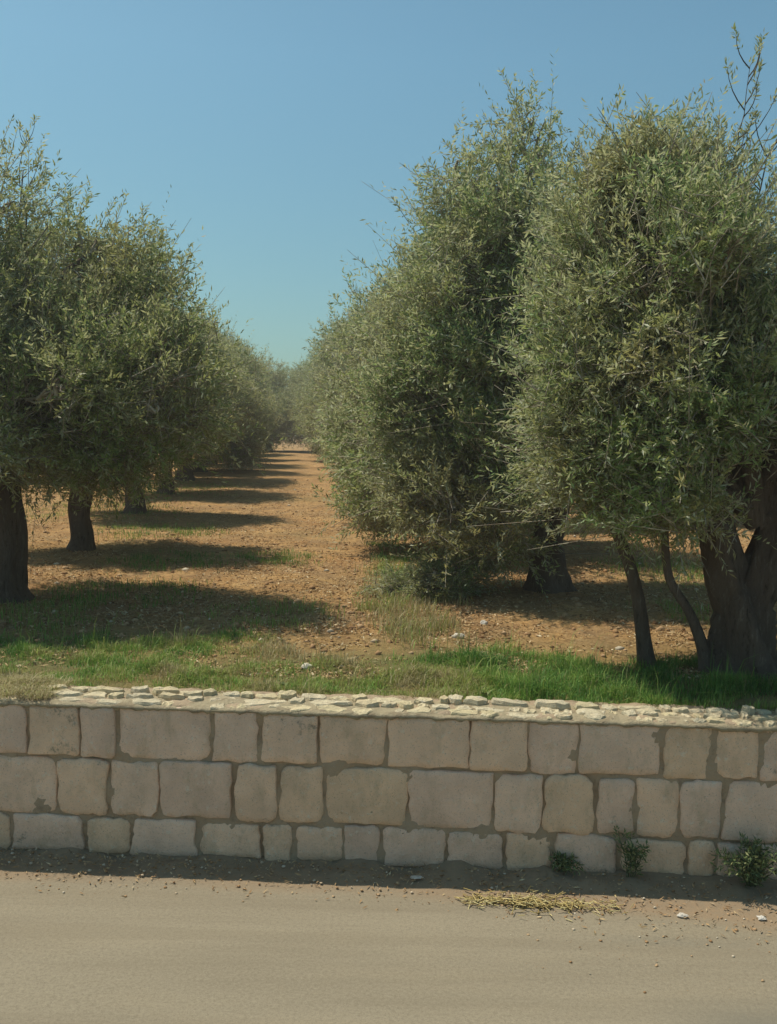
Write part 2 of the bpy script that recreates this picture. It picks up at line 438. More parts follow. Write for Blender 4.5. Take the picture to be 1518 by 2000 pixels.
# ------------------------------------------------------------------ the ground
TZ = 0.80
def gz(x, y):
    """terrace height in world x, y"""
    d = math.hypot(x, y)
    z = TZ - 0.02 + 0.0205 * (max(15, min(y, 46)) - 15)
    z += 0.045 * noise.noise(Vector((x * 0.55, y * 0.55, 3.1))) + 0.022 * noise.noise(Vector((x * 1.9, y * 1.9, 7.7)))
    if d < 30: z += 0.014 * noise.noise(Vector((x * 6.5, y * 6.5, 1.3)))
    return z

def terrace():
    us = list(np.arange(-40, -9, 1.5)) + list(np.arange(-9, 9, 0.07)) + list(np.arange(9, 41, 1.5))
    us = [-380, -200, -120, -70] + us + [70, 120, 200, 380]
    vs = [0.14, 0.15, 0.2] + list(np.arange(0.26, 8, 0.06)) + list(np.arange(8, 20, 0.16)) + list(np.arange(20, 90, 1.2)) + [110, 160, 240, 380]
    V = []; G = []
    for j, v in enumerate(vs):
        for u in us:
            p = wp(u, v)
            z = gz(p.x, p.y)
            if v > 90: z = TZ + 0.61
            if j == 0: z = -0.3
            elif v < 0.5: z = min(z, TZ - 0.005)
            V.append((p.x, p.y, z))
            g = max(0.0, 1 - max(0, v - 1.3) / 1.4) if v < 2.7 else 0.0
            nn = noise.noise(Vector((u * 0.5, v * 0.5, 11)))
            g = min(1, g * (0.75 + 0.8 * nn) + max(0, nn * 1.6 - 0.25) * (0.6 if (u < -1.6 or u > 2.2 or v > 14) else 0.15))
            G.append(max(0, g))
    n = len(us)
    F = [(j * n + i, j * n + i + 1, (j + 1) * n + i + 1, (j + 1) * n + i) for j in range(len(vs) - 1) for i in range(n - 1)]
    me = npmesh('orchard_ground', np.array(V), np.array(F), {'green': ('POINT', G)}, smooth=True)
    tag(link('orchard_ground', me, M['soil']), kind='structure', label='ochre orchard soil of the terrace behind the wall')
terrace()

def road():
    us = [-380, -200, -60] + list(np.arange(-20, -3.5, 0.25)) + list(np.arange(-3.5, 3.5, 0.03)) + list(np.arange(3.5, 20.1, 0.25)) + [60, 200, 380]
    vs = [-380, -150, -40] + list(np.arange(-8, -1, 0.25)) + list(np.arange(-1, 0.16, 0.025))
    V = []; Dt = []; St = []
    for v in vs:
        for u in us:
            nn = noise.noise(Vector((u * 1.3, v * 1.3, 5)))
            z = 0.0
            if v > -0.8: z += 0.05 * max(0, (v + 0.26) / 0.30) * (0.7 + 0.9 * noise.noise(Vector((u * 4, v * 4, 9))) + 0.5 * noise.noise(Vector((u * 14, v * 14, 2))) + 0.25 * min(1, max(0, u))) if v > -0.26 else 0
            if abs(u) < 20 and v > -8: z += 0.004 * nn
            p = wp(u, v); V.append((p.x, p.y, z))
            edge = -0.32 - 0.10 * nn - 0.28 * max(0, min(1, (u - 0.6) / 1.6))
            Dt.append(max(0.0, min(1.0, (v - edge) / 0.12)))
            s1 = max(0, 1 - math.hypot((u - 1.62) / 0.55, (v + 1.28) / 0.16)) if u < 3 else 0  # soft shade on the road at the right, painted as a darker oval
            s2 = max(0, 1 - math.hypot((u - 1.35) / 0.5, (v + 0.60) / 0.06)) * 0.5  # fainter dark streak nearer the wall
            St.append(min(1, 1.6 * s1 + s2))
    n = len(us)
    F = [(j * n + i, j * n + i + 1, (j + 1) * n + i + 1, (j + 1) * n + i) for j in range(len(vs) - 1) for i in range(n - 1)]
    me = npmesh('road', np.array(V), np.array(F), {'dirt': ('POINT', Dt), 'shade_and_streak': ('POINT', St)}, smooth=True)
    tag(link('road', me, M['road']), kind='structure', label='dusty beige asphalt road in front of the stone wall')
road()

# ------------------------------------------------------------------ the stone wall
WT = 0.805
def build_wall():
    root = empty('stone_wall', wp(0, 0), WA)
    tag(root, 'low retaining wall of pale limestone blocks along the road', 'wall')
    rnd = random.Random(5)
    # joints in metres along the wall, as they run from left to right
    rows = [
        (0.532, 0.800, [-1.855, -1.575, -1.370, -0.892, -0.635, -0.332, 0.008, 0.430, 0.725, 0.975, 1.385, 1.638, 1.870]),
        (0.223, 0.528, [-2.28, -1.695, -1.425, -1.158, -0.775, -0.545, -0.301, 0.124, 0.562, 0.808, 1.067, 1.262, 1.480, 1.690, 2.15]),
        (0.012, 0.218, [-1.945, -1.550, -1.310, -0.952, -0.622, -0.456, -0.201, -0.002, 0.323, 0.614, 0.865, 1.200, 1.530, 1.675, 1.840, 2.10])]
    lab = {(0, 3): 'wide limestone block', }
    for ri, (z0, z1, js) in enumerate(rows):
        js = list(js)
        while js[0] > -8.5: js.insert(0, js[0] - rnd.uniform(0.22, 0.46))
        while js[-1] < 8.5: js.append(js[-1] + rnd.uniform(0.22, 0.46))
        for a, b in zip(js[:-1], js[1:]):
            jl = rnd.choice([0.003, 0.006, 0.010, 0.016]); jr = rnd.choice([0.003, 0.006, 0.010, 0.018])
            u0, u1 = a + jl, b - jr
            zb = z0 + rnd.uniform(-0.002, 0.014); zt = z1 - rnd.uniform(-0.002, 0.012)
            if ri == 0: zt = z1 - rnd.uniform(-0.004, 0.008)
            if ri == 2: zb = z0 + rnd.uniform(0.0, 0.02)
            cu, cz = (u0 + u1) / 2, (zb + zt) / 2; hw, hh = (u1 - u0) / 2, (zt - zb) / 2
            tilt = rnd.uniform(-0.02, 0.02)
            cr = [rnd.choice([0.008, 0.014, 0.022, 0.035, 0.06]) * rnd.uniform(0.7, 1.3) * (1.3 if ri else (0.9 if q_ > 1 else 0.4)) for q_ in range(4)]
            tap = rnd.uniform(-0.05, 0.05)
            out = []
            corners = [(1, 1), (-1, 1), (-1, -1), (1, -1)]
            for ci, (sx, sz) in enumerate(corners):
                r = min(cr[ci], hw * 0.45, hh * 0.45)
                for k in range(5):
                    th = math.pi / 2 * (ci + k / 4)
                    out.append((sx * (hw - r) + r * math.cos(th), sz * (hh - r) + r * math.sin(th)))
                # points along the following edge
                nx, nz = corners[(ci + 1) % 4]; r2 = min(cr[(ci + 1) % 4], hw * 0.45, hh * 0.45)
                th2 = math.pi / 2 * (ci + 1)
                e0 = out[-1]; e1 = (nx * (hw - r2) + r2 * math.cos(th2), nz * (hh - r2) + r2 * math.sin(th2))
                for k in (1, 2, 3, 4, 5): out.append((e0[0] + (e1[0] - e0[0]) * k / 6, e0[1] + (e1[1] - e0[1]) * k / 6))
            sd_ = rnd.random() * 100
            o2 = []
            for (x, z) in out:
                q = Vector((x * 16, z * 16, sd_)); L = math.hypot(x, z)
                f = 0.013 * noise.noise(q * 0.8) + 0.010 * noise.noise(q * 3.1)
                o2.append(((x + x / L * f) * (1 + tap * z / hh) - z * tilt, z + z / L * f + x * tilt))
            proud = rnd.uniform(-0.003, 0.009)
            yaw = rnd.uniform(-0.02, 0.02); pit = rnd.uniform(-0.03, 0.03)
            V = []; F = []; n = len(o2)
            rings = [(1.0, 0.06), (1.0, -proud + 0.006), (0.965, -proud + 0.0005), (0.86, -proud - 0.003), (0.5, -proud - 0.005)]
            for ring, (sc, dy) in enumerate(rings):
                for (x, z) in o2:
                    X, Z = x * sc, z * sc
                    if ring in (2, 3):   # inset by a constant distance rather than by scale
                        ins = 0.004 if ring == 2 else 0.03
                        X = x * max(0, 1 - ins / max(abs(hw), .05)); Z = z * max(0, 1 - ins / max(hh, .05))
                    y = dy + (yaw * X + pit * Z if ring else 0)
                    if ring >= 2: y += 0.005 * noise.noise(Vector((X * 9, Z * 9, sd_ + 9)))
                    V.append((X, y, Z))
            for r_ in range(len(rings) - 1):
                for i in range(n):
                    F.append((r_ * n + i, r_ * n + (i + 1) % n, (r_ + 1) * n + (i + 1) % n, (r_ + 1) * n + i))
            c = len(V); V.append((0, -proud - 0.006, 0))
            for i in range(n): F.append(((len(rings) - 1) * n + i, (len(rings) - 1) * n + (i + 1) % n, c))
            me = bpy.data.meshes.new('wall_stone'); me.from_pydata(V, [], [f[::-1] for f in F])
            for p in me.polygons: p.use_smooth = True
            me.set_sharp_from_angle(angle=R(50)) if hasattr(me, 'set_sharp_from_angle') else None
            link('stone', me, M['stone'], root, (cu, 0, cz))
    # mortar body: rough front face, top and ends, closed
    us = np.arange(-8.6, 8.61, 0.02); zs = np.linspace(-0.15, WT + 0.003, 46)
    V = []; F = []; nu = len(us)
    for z in zs:
        for u in us:
            y = 0.009 + 0.019 * noise.noise(Vector((u * 7, z * 7, 2))) + 0.007 * noise.noise(Vector((u * 45, z * 45, 4)))
            V.append((u, y, z))
    for j in range(len(zs) - 1):
        for i in range(nu - 1): F.append((j * nu + i, j * nu + i + 1, (j + 1) * nu + i + 1, (j + 1) * nu + i))
    b0 = len(V); vs = np.linspace(0.03, 0.34, 9)
    for v in vs:
        for u in us:
            V.append((u, v, WT + 0.006 + 0.012 * noise.noise(Vector((u * 8, v * 8, 6))) + 0.007 * noise.noise(Vector((u * 30, v * 30, 8)))))
    t0 = (len(zs) - 1) * nu
    for i in range(nu - 1): F.append((t0 + i, t0 + i + 1, b0 + i + 1, b0 + i))
    for j in range(len(vs) - 1):
        for i in range(nu - 1): F.append((b0 + j * nu + i, b0 + j * nu + i + 1, b0 + (j + 1) * nu + i + 1, b0 + (j + 1) * nu + i))
    l = b0 + (len(vs) - 1) * nu; k0 = len(V)
    for u in us: V.append((u, 0.34, -0.15))
    for i in range(nu - 1): F.append((l + i, l + i + 1, k0 + i + 1, k0 + i))
    me = npmesh('mortar', np.array(V), np.array(F), smooth=True)
    mb = link('mortar', me, M['mortar'], root)
    # the ends
    for e in (0, nu - 1):
        vv = [V[j * nu + e] for j in range(len(zs))] + [V[b0 + j * nu + e] for j in range(len(vs))] + [V[k0 + e]]
        em = bpy.data.meshes.new('wall_end'); em.from_pydata(vv, [], [tuple(range(len(vv)))]); link('wall_end', em, M['mortar'], root)
    # coping: pale mortar spread over the top, its ragged front lip lapping over the face
    us2 = np.arange(-8.6, 8.61, 0.012); V = []; prof = [0, 1, 2, 3, 4, 5, 6, 7, 8]
    for k in prof:
        for u in us2:
            lip = 0.012 + 0.020 * max(0, noise.noise(Vector((u * 3.1, 0, 1)))) + 0.016 * max(0, noise.noise(Vector((u * 17, 0, 5)))) ** 0.7 + 0.012 * abs(noise.noise(Vector((u * 60, 0, 9))))
            h_ = WT + 0.010 + 0.012 * noise.noise(Vector((u * 5, k * .7, 3))) + 0.006 * noise.noise(Vector((u * 24, k * 1.7, 3)))
            y_ = -0.016 - 0.008 * noise.noise(Vector((u * 8, 0, 13)))
            if k == 0: V.append((u, 0.010, WT - lip))
            elif k == 1: V.append((u, y_ + 0.004, WT - lip + 0.003))
            elif k == 2: V.append((u, y_ - 0.002, WT - 0.25 * lip + 0.002))
            else: V.append((u, y_ + 0.02 + (k - 3) * 0.062 + 0.02 * noise.noise(Vector((u * 7, k, 0))) * (k > 3), h_ - (0.004 if k == 3 else 0) - (0.035 if k == 8 else 0)))
    n2_ = len(us2)
    F = [(j * n2_ + i, j * n2_ + i + 1, (j + 1) * n2_ + i + 1, (j + 1) * n2_ + i) for j in range(len(prof) - 1) for i in range(n2_ - 1)]
    link('coping', npmesh('coping', np.array(V), np.array(F), smooth=True), M['coping'], root)
    # capping: flat uneven slabs bedded in mortar along the top, two loose rows
    def slab(u, v, hu, hv, th, z):
        n = 11; V = []; F = []; s_ = rnd.random() * 99; ph = rnd.random() * 6
        for ring, (sc, dz) in enumerate([(0.97, -0.02), (1.0, th * 0.55), (0.90, th), (0.45, th * 1.08)]):
            for k in range(n):
                t = 2 * math.pi * k / n + ph
                c, s2 = math.cos(t), math.sin(t)
                r = (abs(c) ** 2.6 + abs(s2) ** 2.6) ** (-1 / 2.6) * (1 + 0.42 * noise.noise(Vector((c * 1.5, s2 * 1.5, s_))) + 0.22 * noise.noise(Vector((c * 4, s2 * 4, s_))))
                V.append((hu * sc * r * c, hv * sc * r * s2, dz + 0.012 * noise.noise(Vector((c * 2 * sc, s2 * 2 * sc, s_ + 3)))))
        for r_ in range(3):
            for k in range(n): F.append((r_ * n + k, r_ * n + (k + 1) % n, (r_ + 1) * n + (k + 1) % n, (r_ + 1) * n + k))
        c0 = len(V); V.append((0, 0, th * 1.1))
        for k in range(n): F.append((3 * n + k, 3 * n + (k + 1) % n, c0))
        me = bpy.data.meshes.new('cap_stone'); me.from_pydata(V, [], F)
        link('cap_stone', me, M['cap'], root, (u, v, z)).rotation_euler = (rnd.uniform(-.05, .05), rnd.uniform(-.06, .06), rnd.uniform(-.2, .2))
    for v0, v1, h0, h1 in ((0.035, 0.06, 0.010, 0.022), (0.11, 0.15, 0.014, 0.034), (0.20, 0.245, 0.018, 0.046)):
        u = -3.4 + rnd.uniform(0, 0.1)
        while u < 3.4:
            hu = rnd.choice([0.028, 0.04, 0.055, 0.08]) * rnd.uniform(0.8, 1.3) * (1.25 if u < 0 else 1.0) * (0.7 if 1.3 < u < 2.4 else 1)
            if v0 < 0.1 and rnd.random() < 0.3: u += 1.6 * hu; continue
            slab(u + hu, rnd.uniform(v0, v1), hu, rnd.uniform(0.030, 0.048), rnd.uniform(h0, h1), WT - 0.002)
            u += 2 * hu + rnd.uniform(-0.005, 0.03)
    return root
build_wall()

# ------------------------------------------------------------------ olive trees
def put_tree(loc, trunk, fm, tm, limbs, leafmat, rz=0.0, sc=1.0, label='', group=None, full=True):
    z = gz(loc[0], loc[1]) if abs(loc[0]) < 60 else TZ
    r = empty('olive_tree', (loc[0], loc[1], z - 0.03), rz); r.scale = sc if isinstance(sc, tuple) else (sc, sc, sc)
    tag(r, label, 'olive tree', group)
    link('trunk', trunk, M['bark'], r)
    for lm in limbs: link('limb', lm, M['bark'], r)
    tag(link('twigs', tm, M['twig'], r), kind='stuff')
    tag(link('foliage', fm, leafmat, r), kind='stuff')
    return r

# nearest tree of the right row (trunk by the right edge of the picture)
t1 = trunk_mesh('near_trunk', [(0.02, 0, -0.05), (0.0, 0, 0.15), (0.00, 0, 0.38), (0.02, 0.02, 0.55), (0.03, 0.02, 0.78)], [0.20, 0.18, 0.155, 0.13, 0.02], 1, sides=40, sub=8, gnarl=0.42)
lobes1 = [(-0.60, 0.05, 2.30, 0.58, 0.85, 0.72), (-0.05, 0.25, 1.80, 0.75, 0.9, 0.62), (0.65, 0.15, 1.80, 0.70, 0.9, 0.58),
          (-0.50, 0.0, 1.60, 0.60, 0.75, 0.60), (-0.42, -0.15, 1.20, 0.46, 0.50, 0.34, 0.9), (0.35, 0.30, 1.70, 0.6, 0.6, 0.5),
          (1.2, 0.2, 1.6, 0.7, 0.9, 0.8), (-0.62, 0.2, 2.95, 0.20, 0.35, 0.28, 0.8), (-0.38, 0.2, 2.55, 0.40, 0.5, 0.28, 0.6), (0.85, 0.1, 1.45, 0.40, 0.4, 0.35)]
f1, w1, l1 = crown('near', lobes1, 16500, 20, 0.052, 0.0115, 11, 0.27, (0.08, 0.02, 1.05), (0.14, 0.30), limb_r=0.06, zmin=0.95, clear=(-0.22, 1.55, 0.25))
R1 = put_tree((2.18, 5.94), t1, f1, w1, l1, M['leafR'], label='nearest grey green olive tree with thick twisted trunk at the right edge, behind the wall')
for nm_, pth, rd_, sd_ in (('fork', [(0.0, 0.02, 0.25), (-0.07, 0.02, 0.60), (-0.16, 0.03, 0.95), (-0.20, 0.06, 1.35), (-0.34, 0.1, 1.8)], [0.07, 0.112, 0.095, 0.075, 0.05], 12),
                            ('fork', [(0.03, 0.02, 0.25), (0.12, 0.02, 0.60), (0.24, 0.02, 0.95), (0.28, 0.08, 1.35), (0.46, 0.1, 1.85)], [0.07, 0.118, 0.10, 0.08, 0.05], 15)):
    link('fork', trunk_mesh(nm_, pth, rd_, sd_, sides=20, sub=5, gnarl=0.3, flare_k=0.0), M['bark'], R1)
st = trunk_mesh('side_stem', [(-0.19, -0.02, -0.02), (-0.22, -0.04, 0.18), (-0.32, -0.05, 0.42), (-0.47, -0.05, 0.62), (-0.50, -0.04, 0.95), (-0.48, 0, 1.25)], [0.042, 0.036, 0.030, 0.027, 0.022, 0.018], 3, sides=10, sub=4, gnarl=0.12)
tag(link('side_stem', st, M['bark'], R1), label='thin curved stem rising from the foot of the trunk')

# young leaning stem left of it
ty = trunk_mesh('young_trunk', [(0.02, 0, -0.03), (-0.02, 0, 0.2), (-0.06, 0.0, 0.45), (-0.13, 0.0, 0.7), (-0.24, 0.02, 0.95), (-0.30, 0.05, 1.25)], [0.050, 0.042, 0.040, 0.038, 0.034, 0.026], 4, sides=12, sub=4, gnarl=0.12)
fy, wy, ly = crown('young', [(-0.32, 0.05, 1.35, 0.42, 0.45, 0.45), (-0.12, 0.1, 1.7, 0.4, 0.4, 0.4)], 1800, 18, 0.050, 0.011, 12, 0.25, (-0.3, 0.05, 1.2), limb_r=0.02, zmin=1.0)
put_tree((1.66, 6.12), ty, fy, wy, ly, M['leafR'], label='slim young olive with one leaning bent stem left of the thick twisted trunk')

# second tree of the right row, with the tall open top
t2 = trunk_mesh('second_trunk', [(0, 0, -0.05), (0.0, 0, 0.2), (-0.02, 0, 0.5), (0.05, 0, 0.8), (0.1, 0, 1.2)], [0.19, 0.165, 0.15, 0.15, 0.15], 6, sides=28, sub=6)
lobes2 = [(-0.1, 0.1, 2.3, 0.95, 1.0, 0.95), (-0.65, 0.0, 1.7, 0.80, 0.95, 0.85), (-0.65, -0.2, 0.95, 0.62, 0.75, 0.62), (0.40, 0.1, 2.2, 0.62, 0.8, 0.68),
          (-0.25, 0.1, 3.20, 0.80, 0.7, 0.62, 0.8), (-0.30, 0.1, 3.92, 0.26, 0.28, 0.46, 0.55), (-0.90, 0.1, 3.68, 0.20, 0.25, 0.40, 0.5), (0.05, 0.1, 3.5, 0.22, 0.30, 0.42, 0.5),
          (-1.0, -0.1, 1.0, 0.45, 0.6, 0.45), (0.72, 0.25, 2.35, 0.48, 0.6, 0.60), (0.62, 0.2, 3.0, 0.34, 0.4, 0.42, 0.7), (-0.88, 0.1, 2.60, 0.52, 0.75, 0.66), (-1.0, 0.1, 1.75, 0.48, 0.75, 0.70), (-0.75, 0.1, 3.05, 0.45, 0.5, 0.5, 0.8), (0.30, 0.3, 2.75, 0.5, 0.6, 0.5, 0.8)]
f2, w2, l2 = crown('second', lobes2, 15000, 18, 0.062, 0.0145, 22, 0.34, (0.1, 0, 1.1), (0.18, 0.36), limb_r=0.07, zmin=0.28, clear=(-0.15, 1.5, 9))
put_tree((1.52, 9.16), t2, f2, w2, l2, M['leafR'], label='tall olive tree with open feathery top, second trunk in the right row')

# low scrubby suckers and dry brush on the right edge of the path
for i, (x, y, sc_, lb_) in enumerate([(0.42, 8.7, 0.9, 'low scrubby olive suckers at the right edge of the path')]):
    fb, wb, lb = crown('scrub', [(0, 0, 0.22, 0.34, 0.36, 0.26, 0.8), (0.2, 0.15, 0.38, 0.26, 0.26, 0.26, 0.6), (-0.24, 0.0, 0.12, 0.22, 0.3, 0.16, 0.7)], 1300, 13, 0.045, 0.011, 70 + i, 0.16, (0, 0, 0.08), (0.08, 0.2), limb_r=0.012, zmin=0.02)
    r = empty('low_bush', (x, y, gz(x, y) - 0.02), i * 1.9); r.scale = (sc_ * 1.15, sc_, sc_ * 0.72); tag(r, lb_, 'bush')
    for lm in lb: link('limb', lm, M['bark'], r)
    tag(link('twigs', wb, M['twig'], r), kind='stuff'); tag(link('foliage', fb, M['leafR'], r), kind='stuff')

# shared crowns for the rest of the orchard
tg = trunk_mesh('row_trunk', [(0, 0, -0.05), (0.03, 0, 0.2), (-0.02, 0.02, 0.5), (0.02, 0, 0.85), (0.06, 0, 1.15)], [0.19, 0.15, 0.14, 0.14, 0.15], 8, sides=18, sub=4)
tg2 = trunk_mesh('row_trunk', [(0, 0, -0.05), (-0.04, 0, 0.2), (0.04, 0.02, 0.55), (0.0, 0, 0.9), (-0.08, 0, 1.25)], [0.21, 0.17, 0.15, 0.15, 0.17], 9, sides=18, sub=4)
GA = [(0, 0, 2.15, 1.30, 1.30, 1.0), (-0.7, 0.3, 2.5, 0.8, 0.85, 0.85), (0.65, -0.3, 2.35, 0.8, 0.85, 0.85), (0.1, 0.5, 3.15, 0.75, 0.75, 0.6, 0.8),
      (-0.2, -0.6, 2.0, 0.9, 0.8, 0.8), (0.95, 0.3, 1.75, 0.7, 0.8, 0.6), (-1.0, -0.3, 1.75, 0.7, 0.8, 0.65), (-0.3, -0.1, 3.5, 0.4, 0.4, 0.42, 0.35), (0.5, 0.0, 3.35, 0.35, 0.4, 0.4, 0.35)]
GB = [(0.1, 0.1, 2.0, 1.35, 1.25, 0.95), (0.55, 0.4, 2.7, 0.8, 0.8, 0.7), (-0.6, -0.2, 2.6, 0.85, 0.85, 0.85), (-0.1, 0.1, 3.35, 0.55, 0.6, 0.55, 0.6),
      (0.9, -0.5, 1.9, 0.75, 0.75, 0.75), (-1.1, 0.4, 1.9, 0.7, 0.7, 0.7), (0.0, -0.9, 1.75, 0.8, 0.65, 0.6), (0.2, 0.9, 1.8, 0.8, 0.7, 0.7), (0.75, 0.1, 3.2, 0.3, 0.3, 0.4, 0.3)]
GC = [(0, 0, 1.95, 1.35, 1.35, 1.05), (-0.6, 0.2, 2.75, 0.85, 0.85, 0.8), (0.6, -0.1, 2.9, 0.75, 0.8, 0.75), (0.0, -0.2, 3.55, 0.5, 0.5, 0.5, 0.5),
      (-1.05, 0.0, 1.3, 0.75, 0.8, 0.8), (0.65, 0.2, 1.5, 0.65, 0.7, 0.7), (-0.3, -0.9, 1.15, 0.8, 0.65, 0.7), (-0.95, -0.3, 0.7, 0.6, 0.65, 0.5), (0.3, 0.8, 1.3, 0.8, 0.6, 0.8)]
kinds = []
for nm, lb, sdd, tr, zm in (('row_a', GA, 31, tg, 1.28), ('row_b', GB, 32, tg2, 1.28), ('row_c', GC, 33, tg, 0.2)):
    a, b, c = crown(nm, lb, 8600, 13, 0.080, 0.020, sdd, 0.36, (0.03, 0, 1.1), (0.18, 0.38), limb_r=0.065, zmin=zm, thinframe=0.7)
    kinds.append((tr, a, b, c))
lf, lw, ll = crown('left_near', GB, 12500, 16, 0.062, 0.0145, 41, 0.32, (-0.06, 0, 1.15), (0.16, 0.34), limb_r=0.07, zmin=1.05)

put_tree((-3.20, 8.09), tg2, lf, lw, ll, M['leafL'], rz=0.4, sc=(0.94, 0.84, 0.93), label='olive tree with dark flared trunk at the left edge, first in the left row')
left = [(-3.73, 11.7, 0, 0.15, (0.82, 0.80, 0.89), 'second olive tree of the left row, its trunk flaring at the foot'),
        (-4.32, 16.5, 1, 3.3, (0.86, 0.84, 0.94), 'third olive tree of the left row, forked trunk in full view on lit soil'),
        (-4.80, 20.9, 0, 0.7, (0.98, 0.9, 1.0), 'fourth olive tree of the left row, slim trunk just before the row closes up')]
for x, y, k, rz, sc, lb in left:
    t, a, b, c = kinds[k]; put_tree((x, y), t, a, b, c, M['leafL'], rz=rz, sc=sc, label=lb)
right = [(1.25, 12.6, 2, 0.2, 1.05, 'third olive tree of the right row, foliage hanging almost to the soil beside the path'),
         (0.85, 16.3, 2, 0.6, (1.05, 1.0, 1.04), 'fourth olive tree of the right row, low leafy crown stepping down to the path')]
for x, y, k, rz, sc, lb in right:
    t, a, b, c = kinds[k]; put_tree((x, y), t, a, b, c, M['leafR'], rz=rz, sc=sc, label=lb)
rnd = random.Random(77)
ORD = ['first', 'second', 'third', 'fourth', 'fifth', 'sixth', 'seventh', 'eighth', 'ninth', 'tenth', 'eleventh', 'twelfth', 'thirteenth']
for i in range(5):
    y = 25.0 + i * 4.2 + rnd.uniform(-.3, .3); t, a, b, c = kinds[[1, 2, 0, 2, 1, 2, 0, 2][i]]
    put_tree((-2.75 - 0.018 * max(0, y - 25) - 0.097 * y + rnd.uniform(-.2, .2), y), t, a, b, c[:3], M['leafL'], rz=rnd.uniform(0, 6.3), sc=rnd.uniform(1.02, 1.14),
             label=ORD[i + 4] + ' olive tree of the left row, counted from the wall', group='far olive trees of the left row')
for i in range(6):
    y = 20.3 + i * 4.2 + rnd.uniform(-.3, .3); t, a, b, c = kinds[[2, 2, 1, 2, 2, 1, 2, 2, 1][i]]
    put_tree((2.35 - 0.022 * max(0, y - 24) - 0.097 * y + rnd.uniform(-.2, .2), y), t, a, b, c[:3], M['leafR'], rz=rnd.uniform(0, 6.3), sc=(rnd.uniform(1.08, 1.2), 1.05, rnd.uniform(1.0, 1.12)),
             label=ORD[i + 4] + ' olive tree of the right row, counted from the wall', group='far olive trees of the right row')
for i in range(8):                                     # rows further out, seen under and between the crowns
    y = 10.5 + i * 4.6 + rnd.uniform(-.4, .4); t, a, b, c = kinds[i % 2]
    put_tree((-8.3 - 0.097 * y + rnd.uniform(-.3, .3), y), t, a, b, c[:3], M['leafL'], rz=rnd.uniform(0, 6.3), sc=rnd.uniform(.95, 1.1),
             label=ORD[i] + ' olive tree from the wall in the outer left row, behind the left trunks', group='olive trees of the outer left row')
for i in range(8):
    y = 12.0 + i * 4.6 + rnd.uniform(-.4, .4); t, a, b, c = kinds[i % 2]
    put_tree((8.2 - 0.097 * y + rnd.uniform(-.3, .3), y), t, a, b, c[:3], M['leafR'], rz=rnd.uniform(0, 6.3), sc=rnd.uniform(.95, 1.1),
             label=ORD[i] + ' olive tree from the wall in the outer right row, behind the right trunks', group='olive trees of the outer right row')
for i in range(4):                                     # trees that close the end of the path
    y = 45.5 + (i % 2) * 1.5; t, a, b, c = kinds[2]
    put_tree((-0.097 * y - 3.6 + i * 2.3, y), t, a, b, c[:2], M['leafL'], rz=i * 1.3, sc=1.0 + 0.05 * (i % 3),
             label=ORD[i] + ' from the left of the distant olive trees closing the path end', group='olive trees closing the end of the path')

# tall bare shoots rising above the crowns
def shoot(name, loc, pts, rng, label, sub=14, leaf=True):
    root = empty(name, loc); tag(root, label, 'olive shoot')
    T = Tubes(); Q = [Vector(p) for p in pts]; P = []
    for i in range(len(Q) - 1):                       # smoothed, slightly wavering stem
        a, b, c, d = Q[max(i - 1, 0)], Q[i], Q[i + 1], Q[min(i + 2, len(Q) - 1)]
        for k in range(4):
            t = k / 4
            P.append(0.5 * ((2 * b) + (c - a) * t + (2 * a - 5 * b + 4 * c - d) * t * t + (3 * b - a - 3 * c + d) * t ** 3) + Vector((rng.normal(0, .005), 0, 0)))
    P.append(Q[-1])
    T.add(P, [0.008 * (1 - 0.8 * i / (len(P) - 1)) for i in range(len(P))], 5)
    tips = []
    for k in range(sub):
        i = rng.integers(int(len(P) * 0.4), len(P)); s = P[i - 1].lerp(P[i], rng.random())
        L = 0.14 + 0.34 * rng.random() * (1 - i / len(P) * 0.4)
        sx = rng.choice([-1, 1])
        e = s + Vector((sx * L * 0.6 * rng.uniform(0.4, 1), rng.normal() * 0.1, L * 0.85)); m = s.lerp(e, 0.5) + Vector((sx * 0.02, 0, -0.01))
        T.add([s, s.lerp(m, .5) + Vector((sx * .006, 0, 0)), m, m.lerp(e, .5) + Vector((sx * .006, 0, 0)), e], [0.0040, 0.0036, 0.003, 0.0022, 0.0014], 4); tips.append((s, e)); tips.append((m, e))
    tips.append((P[-2], P[-1]))
    link('stem', T.mesh('stem'), M['twig2'], root)
    if leaf:
        B = []; D = []
        for a, b in tips:
            for q in range(3):
                t = rng.random() * 0.5 + 0.5; B.append(np.array(a.lerp(b, t))); D.append(np.array((b - a).normalized()))
        B = np.array(B); D = nrm(np.array(D) + rng.normal(0, 0.15, (len(B), 3)))
        fm = foliage('shoot_leaves', B, D, np.full(len(B), 0.05), 4, 0.042, 0.010, rng, np.full(len(B), 0.2))
        tag(link('leaves', fm, M['leafL'], root), kind='stuff')
    return root
s = NT('shoot_bark'); M['twig2'] = s.fin(s.mix(s.noise(8, 3), (0.06, 0.05, 0.035), (0.14, 0.11, 0.08)), 0.9, None, 0.2)
rg = np.random.default_rng(9)
zb = gz(2.2, 5.95)
